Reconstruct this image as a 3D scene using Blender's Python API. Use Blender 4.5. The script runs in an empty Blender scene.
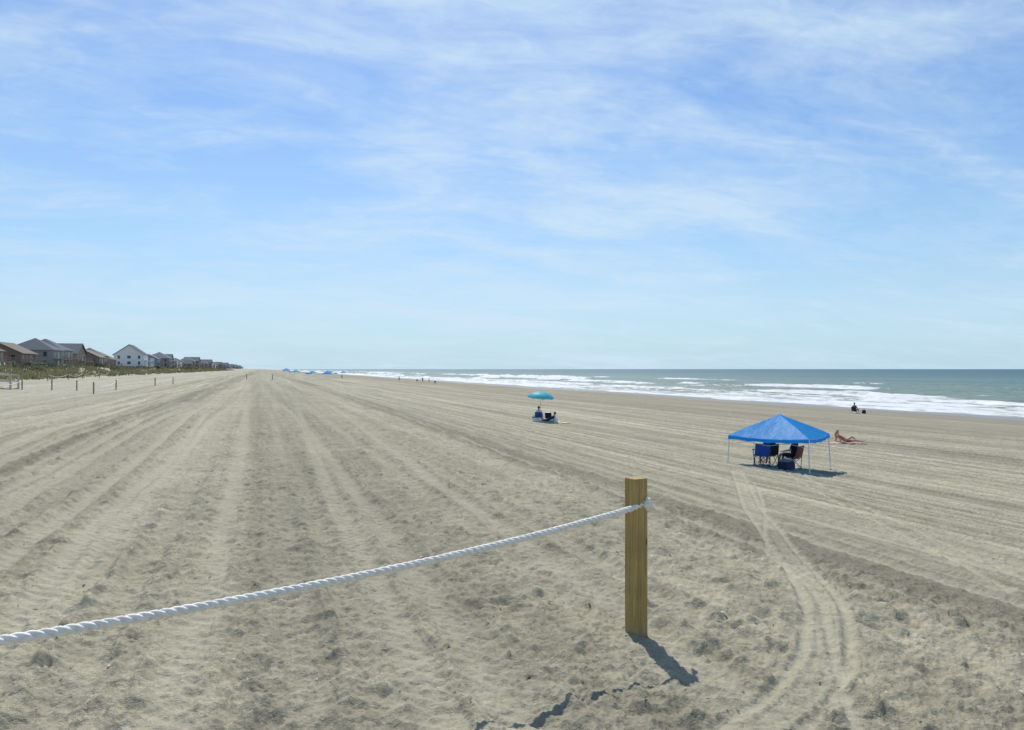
import bpy, math, numpy as np, random
from mathutils import Vector, Matrix
random.seed(7); rng=np.random.default_rng(7)
scene=bpy.context.scene
COL=scene.collection
SEA=0.0; CAMZ=4.9
CY,SY=0.9474,0.3201
def c2w(x,d): return (x*CY+d*SY, -x*SY+d*CY)

# ------------------------------------------------------------ node helpers
def newmat(name):
    m=bpy.data.materials.new(name); m.use_nodes=True
    nt=m.node_tree; b=nt.nodes['Principled BSDF']; return m,nt,b
def L(nt,a,b): nt.links.new(a,b)
def ramp(nt,fac,stops):
    r=nt.nodes.new('ShaderNodeValToRGB'); cr=r.color_ramp
    while len(cr.elements)<len(stops): cr.elements.new(0.5)
    for e,(p,c) in zip(cr.elements,stops):
        e.position=p; e.color=(c[0],c[1],c[2],1) if not isinstance(c,(int,float)) else (c,c,c,1)
    L(nt,fac,r.inputs[0]); return r.outputs[0]
def math_(nt,op,a,b=None,clamp=False):
    n=nt.nodes.new('ShaderNodeMath'); n.operation=op; n.use_clamp=clamp
    for i,v in enumerate((a,b)):
        if v is None: continue
        if isinstance(v,(int,float)): n.inputs[i].default_value=v
        else: L(nt,v,n.inputs[i])
    return n.outputs[0]
def mixc(nt,f,a,b,bt='MIX'):
    n=nt.nodes.new('ShaderNodeMix'); n.data_type='RGBA'; n.blend_type=bt
    for s,v in ((n.inputs[0],f),(n.inputs[6],a),(n.inputs[7],b)):
        if isinstance(v,(int,float)): s.default_value=v
        elif isinstance(v,tuple): s.default_value=(v[0],v[1],v[2],1)
        else: L(nt,v,s)
    return n.outputs[2]
def noise(nt,vec,scale,detail=4,rough=.55,dist=0.0):
    n=nt.nodes.new('ShaderNodeTexNoise'); n.inputs['Scale'].default_value=scale
    n.inputs['Detail'].default_value=detail; n.inputs['Roughness'].default_value=rough
    n.inputs['Distortion'].default_value=dist
    if vec is not None: L(nt,vec,n.inputs['Vector'])
    return n.outputs['Fac']
def mapping(nt,vec,scale=(1,1,1),rot=(0,0,0),loc=(0,0,0)):
    n=nt.nodes.new('ShaderNodeMapping'); n.inputs['Scale'].default_value=scale
    n.inputs['Rotation'].default_value=rot; n.inputs['Location'].default_value=loc
    L(nt,vec,n.inputs['Vector']); return n.outputs[0]
def simple(name,col,rough=.7,var=.15,scale=4.,bump=0.,bscale=30.,stretch=(1,1,1),metal=0.):
    m,nt,b=newmat(name)
    tc=nt.nodes.new('ShaderNodeTexCoord').outputs['Object']
    v=mapping(nt,tc,stretch)
    f=noise(nt,v,scale,5)
    lo=tuple(c*(1-var) for c in col); hi=tuple(min(1,c*(1+var)) for c in col)
    L(nt,ramp(nt,f,[(.3,lo),(.7,hi)]),b.inputs['Base Color'])
    b.inputs['Roughness'].default_value=rough; b.inputs['Metallic'].default_value=metal
    if bump:
        bn=nt.nodes.new('ShaderNodeBump'); bn.inputs['Strength'].default_value=1; bn.inputs['Distance'].default_value=bump
        L(nt,noise(nt,v,bscale,4),bn.inputs['Height']); L(nt,bn.outputs[0],b.inputs['Normal'])
    return m
def cloth(name,col,trans=.35,var=.08):
    m,nt,b=newmat(name)
    tc=nt.nodes.new('ShaderNodeTexCoord').outputs['Object']
    f=noise(nt,tc,6,4)
    c=ramp(nt,f,[(.3,tuple(x*(1-var) for x in col)),(.7,tuple(min(1,x*(1+var)) for x in col))])
    L(nt,c,b.inputs['Base Color']); b.inputs['Roughness'].default_value=.55
    b.inputs['Specular IOR Level'].default_value=.4
    bn=nt.nodes.new('ShaderNodeBump'); bn.inputs['Distance'].default_value=.04; bn.inputs['Strength'].default_value=.8
    L(nt,noise(nt,tc,3.5,3),bn.inputs['Height']); L(nt,bn.outputs[0],b.inputs['Normal'])
    t=nt.nodes.new('ShaderNodeBsdfTranslucent'); L(nt,c,t.inputs[0])
    ms=nt.nodes.new('ShaderNodeMixShader'); ms.inputs[0].default_value=trans
    L(nt,b.outputs[0],ms.inputs[1]); L(nt,t.outputs[0],ms.inputs[2])
    L(nt,ms.outputs[0],nt.nodes['Material Output'].inputs['Surface'])
    return m

# ------------------------------------------------------------ mesh helpers
class MB:
    def __init__(s): s.v=[]; s.f=[]; s.m=[]; s.mi=0
    def add(s,vs,fs):
        o=len(s.v); s.v+= [tuple(p) for p in vs]; s.f+=[tuple(o+i for i in f) for f in fs]; s.m+=[s.mi]*len(fs)
    def box(s,x0,x1,y0,y1,z0,z1):
        s.add([(x0,y0,z0),(x1,y0,z0),(x1,y1,z0),(x0,y1,z0),(x0,y0,z1),(x1,y0,z1),(x1,y1,z1),(x0,y1,z1)],
              [(0,3,2,1),(4,5,6,7),(0,1,5,4),(1,2,6,5),(2,3,7,6),(3,0,4,7)])
    def tube(s,pts,r,n=8,cap=True):
        pts=[Vector(p) for p in pts]; k=len(pts)
        if not hasattr(r,'__len__'): r=[r]*k
        up=None; vs=[]
        for i,p in enumerate(pts):
            t=(pts[min(i+1,k-1)]-pts[max(i-1,0)]).normalized()
            if up is None:
                up=Vector((0,0,1)) if abs(t.z)<.9 else Vector((1,0,0))
            a=(up-t*up.dot(t)).normalized(); up=a; b=t.cross(a)
            for j in range(n):
                th=2*math.pi*j/n; vs.append(p+(a*math.cos(th)+b*math.sin(th))*r[i])
        fs=[]
        for i in range(k-1):
            for j in range(n):
                fs.append((i*n+j,i*n+(j+1)%n,(i+1)*n+(j+1)%n,(i+1)*n+j))
        if cap: fs+= [tuple(range(n))[::-1], tuple((k-1)*n+j for j in range(n))]
        s.add(vs,fs)
    def build(s,name,mats,parent=None,smooth=False,loc=None,rotz=None,bevel=0):
        me=bpy.data.meshes.new(name); me.from_pydata(s.v,[],s.f); 
        if not isinstance(mats,(list,tuple)): mats=[mats]
        for m in mats: me.materials.append(m)
        me.polygons.foreach_set('material_index',s.m)
        if smooth: me.polygons.foreach_set('use_smooth',[True]*len(s.f))
        me.update()
        o=bpy.data.objects.new(name,me); COL.objects.link(o)
        if parent: o.parent=parent
        if loc: o.location=loc
        if rotz is not None: o.rotation_euler[2]=rotz
        if bevel:
            b=o.modifiers.new('bevel','BEVEL'); b.width=bevel; b.segments=2; b.limit_method='ANGLE'
        return o
def empty(name,loc=(0,0,0),rotz=0):
    e=bpy.data.objects.new(name,None); COL.objects.link(e); e.location=loc; e.rotation_euler[2]=rotz; e.empty_display_size=.2; return e

# ------------------------------------------------------------ terrain functions
PU=[-400,-120,-75,-55,-40,-30,-22,-15,-8,-3,3,8,14,19,30,58,72,85,120,400,20000]
PZ=[0.6,0.2,-.5,-.35,-.20,-.60,-1.30,-1.68,-1.72,-1.66,-1.72,-2.35,-3.2,-3.8,-4.05,-4.55,-4.9,-5.5,-7,-12,-60]
uu=np.concatenate([np.arange(-400,400,.25)]); zz=np.interp(uu,PU,PZ)
k=np.exp(-np.linspace(-2,2,15)**2); k/=k.sum(); zz[20:-20]=np.convolve(zz,k,'same')[20:-20]
def prof(u): 
    u=np.asarray(u,float)
    return np.where(np.abs(u)<395,np.interp(u,uu,zz),np.interp(u,PU,PZ))+CAMZ
def tile(n,lo,hi,beta,seed):
    r=np.random.default_rng(seed); w=np.fft.fft2(r.standard_normal((n,n)))
    f=np.hypot(*np.meshgrid(np.fft.fftfreq(n)*n,np.fft.fftfreq(n)*n)); f[0,0]=1
    a=f**(-beta)*(f>=lo)*(f<=hi); t=np.real(np.fft.ifft2(w*a)); return (t/t.std()).astype(np.float32)
def samp(t,x,y):
    n=t.shape[0]; x=np.mod(x,1.)*n; y=np.mod(y,1.)*n
    i=np.floor(x).astype(int); j=np.floor(y).astype(int); fx=x-i; fy=y-j; i%=n; j%=n; i2=(i+1)%n; j2=(j+1)%n
    return (t[i,j]*(1-fx)*(1-fy)+t[i2,j]*fx*(1-fy)+t[i,j2]*(1-fx)*fy+t[i2,j2]*fx*fy)
TA=tile(1024,3,160,1.15,1); TB=tile(512,1,24,1.3,2); TC=tile(1024,20,300,.6,3)
def sm(x,a,b): 
    t=np.clip((np.asarray(x)-a)/(b-a),0,1); return t*t*(3-2*t)
def dune(u,s):
    m=sm(-u,22,34)*(1-sm(-u,60,80))*sm(s,-200,20)
    return m*(np.clip(samp(TB,u/60,s/90),-1.2,2.2)*.42+samp(TA,u/40,s/40)*.2)
def low(u,s):
    z=prof(u)+dune(u,s)
    z=z+np.where((u>20),1,0)*sm(u,20,50)*(1-sm(u,90,120))*samp(TB,u/200,s/160)*.045
    z=z+(1-sm(u,4,14))*sm(u,-30,-18)*samp(TB,u/30,s/30)*.03
    return z
def gz(u,s): return float(low(np.array([float(u)]),np.array([float(s)]))[0])

# detailed raster of footprints and tracks
R0U,R0S,RES,NR=-20.,-5.,.025,2000
H=np.zeros((NR,NR),np.float32)
def stamp(u,s,ang,Lf,Wf,dep):
    h=.30; i0=int((u-h-R0U)/RES); i1=int((u+h-R0U)/RES); j0=int((s-h-R0S)/RES); j1=int((s+h-R0S)/RES)
    if i0<0 or j0<0 or i1>=NR or j1>=NR: return
    U,S=np.meshgrid(R0U+np.arange(i0,i1)*RES-u,R0S+np.arange(j0,j1)*RES-s,indexing='ij')
    a=U*math.cos(ang)+S*math.sin(ang); b=-U*math.sin(ang)+S*math.cos(ang)
    wb=Wf*(1+.25*np.sin(a/Lf*2.2)); r=np.sqrt((a/Lf)**2+(b/wb)**2)
    w=np.exp(-(r/1.05)**3)
    rim=np.exp(-((r-1.40)/.34)**2)*dep*.40*(1+.8*np.sin(3*np.arctan2(b,a)+u*9))
    Hs=H[i0:i1,j0:j1]
    H[i0:i1,j0:j1]=Hs*(1-.85*w)-dep*w*(1+.3*a/Lf)+rim
r=rng
UU,SS=np.meshgrid(R0U+np.arange(NR)*RES,R0S+np.arange(NR)*RES,indexing='ij')
PACK=np.zeros((NR,NR),np.float32)
def track(pts,w,dep,tread=True,pairs=(0,),pk_=1.):
    pts=np.array(pts,float)
    t=np.arange(len(pts)); tt=np.linspace(0,len(pts)-1,len(pts)*14)
    P=np.stack([np.interp(tt,t,pts[:,0]),np.interp(tt,t,pts[:,1])],1)
    kk=np.hanning(15); kk/=kk.sum()
    Q=np.pad(P,((7,7),(0,0)),'edge'); P=np.stack([np.convolve(Q[:,0],kk,'valid'),np.convolve(Q[:,1],kk,'valid')],1)
    for a,b in zip(P[:-1],P[1:]):
        lo=np.minimum(a,b)-.7; hi=np.maximum(a,b)+.7
        i0,i1=[int(np.clip((x-R0U)/RES,0,NR)) for x in (lo[0],hi[0])]; j0,j1=[int(np.clip((x-R0S)/RES,0,NR)) for x in (lo[1],hi[1])]
        if i1<=i0 or j1<=j0: continue
        U=UU[i0:i1,j0:j1]; S=SS[i0:i1,j0:j1]; d=b-a; Ld=math.hypot(*d)
        if Ld<1e-6: continue
        q=((U-a[0])*d[0]+(S-a[1])*d[1])/Ld**2; inside=(q>=-.02)&(q<1.0)
        lat=((U-a[0])*d[1]-(S-a[1])*d[0])/Ld
        for o in pairs:
            l=lat-o
            ww=np.exp(-(l/w)**4)*inside
            rim=np.exp(-((np.abs(l)-w*1.5)/(w*.45))**2)*dep*.7*inside
            tr=(np.sin((S+U)*2*np.pi/.16)*.006 if tread else 0)
            H[i0:i1,j0:j1]=H[i0:i1,j0:j1]*(1-.8*ww)+(-dep+tr)*ww+rim
            PACK[i0:i1,j0:j1]=np.maximum(PACK[i0:i1,j0:j1],ww*pk_)
def veh(c,w,dep,pk_=.8,gauge=1.6,drift=.35):
    ph=r.uniform(0,6); am=r.uniform(.1,drift); sl=r.normal(0,.012)
    for o in (0,gauge): track([(c+o+sl*s+am*math.sin(ph+s*.07),s) for s in range(-5,46,3)],w,dep,True,(0,),pk_)
for c in (-2.4,-1.1,.4,1.6,3.0,-2.9): veh(c,r.uniform(.10,.15),r.uniform(.02,.035),.3)
for _ in range(5200):
    stamp(r.uniform(-3.2,5.8),r.uniform(0,38),r.uniform(0,6.28),r.uniform(.09,.15),r.uniform(.05,.08),r.uniform(.008,.031))
for _ in range(1700):
    stamp(r.uniform(-14,-3),r.uniform(0,40),r.normal(1.57,.6),r.uniform(.10,.14),r.uniform(.045,.06),r.uniform(.006,.020))
for _ in range(1300):
    stamp(r.uniform(5.5,22),r.uniform(0,40),r.uniform(0,6.28),r.uniform(.10,.14),r.uniform(.045,.06),r.uniform(.005,.014))
for _ in range(20):
    u=r.uniform(-3,16); s=r.uniform(0,8); a=r.normal(1.4,.45)
    for kk in range(40):
        u+=math.cos(a)*.62; s+=math.sin(a)*.62; a+=r.normal(0,.06)
        off=.11*(1 if kk%2 else -1)
        stamp(u-math.sin(a)*off,s+math.cos(a)*off,a,.14,.055,r.uniform(.016,.028))
for c in (-.6,1.1): veh(c,.12,.016,.6)
for c in (-3.4,-3.9,-4.4,-5.3,-6.1,-7.0,-8.3,-9.8,-11.2,-12.9,-14.5,-16.5): veh(c,r.uniform(.09,.14),r.uniform(.018,.032),.9)
for c in (5.6,6.3,7.2,8.0,9.1,10.3,11.8,13.4,15.2,17.0,19.1,21.5,23.8): veh(c,r.uniform(.08,.13),r.uniform(.014,.026),.8)
trk=[(14.6,20.5),(11,15.2),(7.65,10.3),(5.4,6.6),(4.1,4.63),(3.35,3.78),(2.65,3.2),(2.15,2.95),(1.2,2.4),(0,1.8)]
track(trk,.18,.006,False,(0,),.5)
track(trk,.036,.018,False,(-.15,.13),1.)
track([(14.9,21),(11.3,15.0),(7.9,10.3),(5.3,6.9),(4.3,4.9),(3.5,3.9),(2.9,3.1),(2.6,2.7),(2.2,2.0)],.03,.012,False,(0,),1.)
track([(21,26),(17,20.5),(12,12.8),(7.5,5.6),(6.2,3.2)],.05,.020,False,(-.25,.25),1.)
track([(-1.9,1.5),(-1.5,4.5),(-1.75,9),(-1.6,16),(-1.9,30)],.10,.024,True,(0,),1.)
def det(u,s,d):
    inb=(u>R0U+.1)&(u<R0U+NR*RES-.1)&(s>R0S+.1)&(s<R0S+NR*RES-.1)
    i=np.clip((u-R0U)/RES,0,NR-2); j=np.clip((s-R0S)/RES,0,NR-2)
    a=i.astype(int); b=j.astype(int); fx=i-a; fy=j-b
    def g(M): return M[a,b]*(1-fx)*(1-fy)+M[a+1,b]*fx*(1-fy)+M[a,b+1]*(1-fx)*fy+M[a+1,b+1]*fx*fy
    return g(H)*inb, g(PACK)*inb
def rough_amt(u):
    c=sm(u,-3.8,-2.6)*(1-sm(u,5.0,6.2))
    churn=np.exp(-((u+3.9)/.8)**2)*1.3+np.exp(-((u-5.7)/.8)**2)*.9+np.exp(-((u+8.5)/.7)**2)*.8
    return .32+.56*c+churn
# ------------------------------------------------------------ ground mesh (graded polar sheet)
rad=np.concatenate([np.linspace(.25,2.5,22),np.geomspace(2.5,45,660)[1:],np.geomspace(45,14000,490)[1:]])
hd=math.atan2(SY,CY)
ang=np.concatenate([np.linspace(-44,44,881),np.linspace(48,312,67)])*math.pi/180+hd
nr,na=len(rad),len(ang)
RR,AA=np.meshgrid(rad,ang,indexing='ij')
U=(RR*np.sin(AA)).ravel(); S=(RR*np.cos(AA)).ravel(); D=RR.ravel()
Z=low(U,S); hh,pk=det(U,S,D)
fade=1-sm(D,30,45)
ra=rough_amt(U)*(1-sm(U,45,60))
lump=(samp(TA,U/4.3,S/4.3)*.0115+samp(TA,U/1.7+.3,S/1.7)*.0045)*ra
lump=lump*(1-.7*pk)*(1-sm(D,80,180))
ridm=sm(U,5,7)*(1-sm(U,42,52))+(1-sm(U,-4,-3))*sm(U,-22,-14)+.6*sm(U,-4,-3)*(1-sm(U,5,7))
rid=samp(TC,U/9,S/160)*.015*(1-sm(D,120,260))*ridm*(.3+.7*sm(D,8,25))
Z=Z+hh*fade+lump+rid*(1-pk)
co=np.stack([U,S,Z],1).astype(np.float32)
cz=float(gz(0,0)); co=np.vstack([co,[[0,0,cz]]]).astype(np.float32)
idx=np.arange(nr*na).reshape(nr,na); nx=np.roll(idx,-1,axis=1)
q=np.stack([idx[:-1],nx[:-1],nx[1:],idx[1:]],-1).reshape(-1,4)[:, ::-1]
tri=np.stack([np.full(na,nr*na),nx[0],idx[0]],-1)[:, ::-1]
me=bpy.data.meshes.new('sand_beach')
me.vertices.add(len(co)); me.vertices.foreach_set('co',co.ravel())
nl=q.size+tri.size; me.loops.add(nl); me.loops.foreach_set('vertex_index',np.concatenate([q.ravel(),tri.ravel()]).astype(np.int32))
npol=len(q)+len(tri); me.polygons.add(npol)
ls=np.concatenate([np.arange(len(q))*4,len(q)*4+np.arange(len(tri))*3]).astype(np.int32)
me.polygons.foreach_set('loop_start',ls)
me.polygons.foreach_set('use_smooth',np.ones(npol,bool))
me.update(calc_edges=True); me.validate()
at=me.attributes.new('pack','FLOAT','POINT'); at.data.foreach_set('value',np.append(pk*fade,0).astype(np.float32))
at=me.attributes.new('hgt','FLOAT','POINT'); at.data.foreach_set('value',np.append(hh*fade+lump,0).astype(np.float32))
ground=bpy.data.objects.new('sand_beach',me); COL.objects.link(ground)

m,nt,b=newmat('sand')
pos=nt.nodes.new('ShaderNodeNewGeometry').outputs['Position']
sep=nt.nodes.new('ShaderNodeSeparateXYZ'); L(nt,pos,sep.inputs[0]); X=sep.outputs[0]; Zp=sep.outputs[2]
n1=noise(nt,pos,.55,6,.6); n2=noise(nt,pos,14,5,.65); n3=noise(nt,pos,170,2,.6); n4=noise(nt,pos,3.6,6,.68)
st=noise(nt,mapping(nt,pos,(1.7,.020,0)),1.0,7,.68,.3)
st2=noise(nt,mapping(nt,pos,(.33,.006,0)),1.0,4,.6)
base=ramp(nt,n1,[(.3,(.302,.277,.198)),(.7,(.385,.355,.260))])
base=mixc(nt,.6,base,ramp(nt,n4,[(.3,.35),(.7,.65)]),'OVERLAY')
base=mixc(nt,.7,base,ramp(nt,n2,[(.3,.35),(.7,.65)]),'OVERLAY')
base=mixc(nt,.5,base,ramp(nt,n3,[(.3,.30),(.7,.70)]),'OVERLAY')
zone=ramp(nt,math_(nt,'ADD',math_(nt,'MULTIPLY',X,1/60),.5),[(0.36,1.0),(.43,1.0),(.46,.45),(.585,.45),(.61,1.0),(1,1.0)])
base=mixc(nt,math_(nt,'MULTIPLY',zone,.85),base,ramp(nt,st,[(.36,.29),(.64,.68)]),'OVERLAY')
base=mixc(nt,.85,base,ramp(nt,st2,[(.3,.35),(.7,.64)]),'OVERLAY')
cb=ramp(nt,math_(nt,'ADD',math_(nt,'MULTIPLY',X,1/40),.5),[(.27,0.0),(.29,.6),(.31,0.0),(.365,0.0),(.395,1.0),(.425,.75),(.44,0.1),(.61,0.0),(.64,1.0),(.67,.5),(.71,0.0)])  # churned bands along the shore: self-shadow of rough sand put into the colour
base=mixc(nt,math_(nt,'MULTIPLY',math_(nt,'MULTIPLY',cb,ramp(nt,noise(nt,mapping(nt,pos,(1.6,.22,0)),1.0,6,.7),[(.34,0.0),(.56,1.0)])),.72),base,(.170,.155,.112))
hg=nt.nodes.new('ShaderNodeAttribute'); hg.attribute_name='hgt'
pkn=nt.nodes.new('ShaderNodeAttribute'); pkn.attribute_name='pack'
hollow_shade=ramp(nt,math_(nt,'ADD',math_(nt,'MULTIPLY',hg.outputs['Fac'],12),.5),[(.0,.6),(.5,0.10),(.8,0.0)])  # shade painted into low spots, since the high sun shades the relief weakly
base=mixc(nt,math_(nt,'MULTIPLY',hollow_shade,.42),base,(.235,.21,.148))
base=mixc(nt,math_(nt,'MULTIPLY',pkn.outputs['Fac'],.6),base,(.44,.41,.305))
vo=nt.nodes.new('ShaderNodeTexVoronoi'); vo.inputs['Scale'].default_value=11; L(nt,pos,vo.inputs['Vector'])
sp=math_(nt,'MULTIPLY',math_(nt,'LESS_THAN',vo.outputs['Distance'],.08),math_(nt,'GREATER_THAN',noise(nt,pos,3.1,2),.56))
base=mixc(nt,math_(nt,'MULTIPLY',sp,.5),base,(.10,.085,.06))
wn=math_(nt,'ADD',X,math_(nt,'MULTIPLY',math_(nt,'SUBTRACT',noise(nt,mapping(nt,pos,(.06,.02,0)),1.0,4),.5),22))
wet=ramp(nt,math_(nt,'MULTIPLY',wn,1/100),[(.28,0.0),(.46,.45),(.60,.62),(.66,1.0)])
base=mixc(nt,math_(nt,'MULTIPLY',wet,.85),base,(.215,.180,.128))
dn=ramp(nt,math_(nt,'MULTIPLY',X,-1/60),[(.08,0.0),(.2,.6),(.4,.7)])
base=mixc(nt,math_(nt,'MULTIPLY',dn,.6),base,(.47,.435,.34))
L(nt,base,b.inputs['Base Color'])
L(nt,ramp(nt,wet,[(.6,.95),(1.,.32)]),b.inputs['Roughness']); b.inputs['Specular IOR Level'].default_value=.2
hsum=math_(nt,'ADD',math_(nt,'MULTIPLY',n2,.028),math_(nt,'MULTIPLY',n3,.006))
hsum=math_(nt,'ADD',hsum,math_(nt,'MULTIPLY',n4,.055))
hsum=math_(nt,'ADD',hsum,math_(nt,'MULTIPLY',math_(nt,'MULTIPLY',st,zone),.11))
bn=nt.nodes.new('ShaderNodeBump'); bn.inputs['Distance'].default_value=1.0
L(nt,ramp(nt,wet,[(.3,.9),(1.,.05)]),bn.inputs['Strength'])
L(nt,hsum,bn.inputs['Height']); L(nt,bn.outputs[0],b.inputs['Normal'])
me.materials.append(m)

# ------------------------------------------------------------ sea
us=np.concatenate([np.arange(66,230,.45),np.geomspace(230,24000,120)])
ss=np.concatenate([-np.geomspace(3000,60,30),np.arange(-58,420,1.2),np.geomspace(420,26000,330)])
GU,GS=np.meshgrid(us,ss,indexing='ij'); gu=GU.ravel(); gs=GS.ravel()
z=np.zeros_like(gu); foam=np.zeros_like(gu)
T1=tile(1024,2,60,1.0,11)
for kx,(c,amp,ln) in enumerate([(75.5,.10,60),(81,.20,50),(88,.30,60),(97,.42,60),(109,.55,80),(124,.6,80),(143,.65,90),(168,.55,110),(196,.5,110)]):
    cen=c+samp(TB,kx*.137+.05,gs/420)*2.6+samp(TB,kx*.31,gs/90)*.8
    env=np.clip(.42+samp(TB,kx*.213+.4,gs/(ln*6))*.9,0,1.1)
    if kx<4: env=np.clip(env+.45,0,1.1)
    if kx>6: env=np.clip(env-.2,0,1)
    qq=gu-cen
    z+=amp*(.45+.55*env)*np.where(qq<0,np.exp(-(qq/1.1)**2),np.exp(-(qq/3.6)**2))
    fw=2.0+ (6.0 if kx>0 else 3.)*env
    foam=np.maximum(foam,np.clip(env*1.15,0,.95)*np.where(qq<0,np.exp(-(np.abs(qq)/fw)**1.5),np.exp(-(qq/.6)**2)))
foam=np.maximum(foam,.62*np.exp(-((gu-74.5)/6.5)**2))
foam+=samp(T1,gu/60,gs/200)*.15*(foam>.03)+samp(T1,gu/30+.3,gs/80)*.10
foam*=(1-sm(gu,195,250))
z+=samp(T1,gu/90,gs/160)*.07*sm(gu,74,90)*(1-sm(gu,250,500))
z-=.03*(1-sm(gu,72,76))
z*= sm(gu,66,74)
co=np.stack([gu,gs,z],1).astype(np.float32)
n0,n1_=GU.shape; idx=np.arange(n0*n1_).reshape(n0,n1_)
q=np.stack([idx[:-1,:-1],idx[1:,:-1],idx[1:,1:],idx[:-1,1:]],-1).reshape(-1,4)
me=bpy.data.meshes.new('sea'); me.vertices.add(len(co)); me.vertices.foreach_set('co',co.ravel())
me.loops.add(q.size); me.loops.foreach_set('vertex_index',q.ravel().astype(np.int32)); me.polygons.add(len(q))
me.polygons.foreach_set('loop_start',(np.arange(len(q))*4).astype(np.int32)); me.polygons.foreach_set('use_smooth',np.ones(len(q),bool))
me.update(calc_edges=True)
at=me.attributes.new('foam','FLOAT','POINT'); at.data.foreach_set('value',foam.astype(np.float32))
sea=bpy.data.objects.new('sea',me); COL.objects.link(sea)
m,nt,b=newmat('sea_water')
pos=nt.nodes.new('ShaderNodeNewGeometry').outputs['Position']
sep=nt.nodes.new('ShaderNodeSeparateXYZ'); L(nt,pos,sep.inputs[0]); X=sep.outputs[0]
fa=nt.nodes.new('ShaderNodeAttribute'); fa.attribute_name='foam'
fn=noise(nt,mapping(nt,pos,(1.0,.35,1)),.9,7,.75,.5)
fm=ramp(nt,math_(nt,'ADD',fa.outputs['Fac'],math_(nt,'MULTIPLY',math_(nt,'SUBTRACT',fn,.5),2.0)),[(.30,0.0),(.48,.6),(.75,1.0)])
deep=ramp(nt,math_(nt,'MULTIPLY',X,1/600),[(.12,(.19,.215,.165)),(.22,(.108,.185,.160)),(.6,(.050,.132,.136)),(1,(.036,.108,.126))])
deep=mixc(nt,.9,deep,ramp(nt,noise(nt,mapping(nt,pos,(.03,.006,1)),1.,7,.7),[(.3,.32),(.7,.67)]),'OVERLAY')
L(nt,mixc(nt,fm,deep,(.76,.78,.78)),b.inputs['Base Color'])
L(nt,ramp(nt,fm,[(0,.45),(1,.9)]),b.inputs['Roughness']); b.inputs['Specular IOR Level'].default_value=.24
w1=noise(nt,mapping(nt,pos,(.5,.18,1)),1.0,7,.65,.3)
bn=nt.nodes.new('ShaderNodeBump'); bn.inputs['Strength'].default_value=1; bn.inputs['Distance'].default_value=1.2
L(nt,w1,bn.inputs['Height']); L(nt,bn.outputs[0],b.inputs['Normal'])
me.materials.append(m)

# ------------------------------------------------------------ common materials
m,nt,b=newmat('treated_pine')
tc=nt.nodes.new('ShaderNodeTexCoord').outputs['Object']
v=mapping(nt,tc,(1,1,.05))
g1=noise(nt,v,34,6,.6,1.2); g2=noise(nt,mapping(nt,tc,(1,1,.03)),120,4,.6); g3=noise(nt,tc,5,3)
c=ramp(nt,g1,[(.3,(.26,.162,.045)),(.5,(.40,.265,.082)),(.72,(.50,.35,.125))])
c=mixc(nt,.55,c,ramp(nt,g2,[(.3,.3),(.7,.68)]),'OVERLAY'); c=mixc(nt,.6,c,ramp(nt,g3,[(.3,.36),(.7,.6)]),'OVERLAY')
vo=nt.nodes.new('ShaderNodeTexVoronoi'); vo.inputs['Scale'].default_value=7; L(nt,mapping(nt,tc,(1,1,.55)),vo.inputs['Vector'])
c=mixc(nt,ramp(nt,vo.outputs['Distance'],[(.06,.8),(.13,0.0)]),c,(.10,.055,.02))
sz_=nt.nodes.new('ShaderNodeSeparateXYZ'); L(nt,tc,sz_.inputs[0])
c=mixc(nt,ramp(nt,math_(nt,'ADD',sz_.outputs[2],math_(nt,'MULTIPLY',noise(nt,tc,20,3),.12)),[(.03,.7),(.14,0.0)]),c,(.27,.24,.17))
L(nt,c,b.inputs['Base Color']); b.inputs['Roughness'].default_value=.75
bn=nt.nodes.new('ShaderNodeBump'); bn.inputs['Distance'].default_value=.004; L(nt,g1,bn.inputs['Height']); L(nt,bn.outputs[0],b.inputs['Normal'])
M_post=m
M_wood=simple('weathered_wood',(.27,.23,.17),.85,.25,6,.004,40,(1,1,.2))
M_rope=simple('rope_fibre',(.84,.80,.72),.8,.14,40,.002,160)
M_white=simple('white_paint',(.74,.75,.75),.55,.06)
M_metal=simple('painted_steel',(.66,.68,.70),.4,.05,metal=.3)
M_dark=simple('dark_steel',(.05,.05,.055),.5,.1)
M_blue=cloth('canopy_fabric',(.012,.36,.86),.5)
M_teal=cloth('umbrella_fabric',(.09,.58,.70),.5)
M_chblue=cloth('blue_chair_fabric',(.02,.08,.33),.15); M_chred=cloth('red_chair_fabric',(.22,.03,.035),.15); M_chblk=cloth('black_chair_fabric',(.02,.02,.025),.1)
M_skin=simple('skin',(.56,.35,.26),.55,.06); M_skin2=simple('tanned_skin',(.42,.24,.16),.55,.06)
M_hair=simple('hair',(.06,.035,.02),.6,.3,30); M_hairb=simple('blond_hair',(.40,.28,.12),.6,.3,30)

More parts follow.
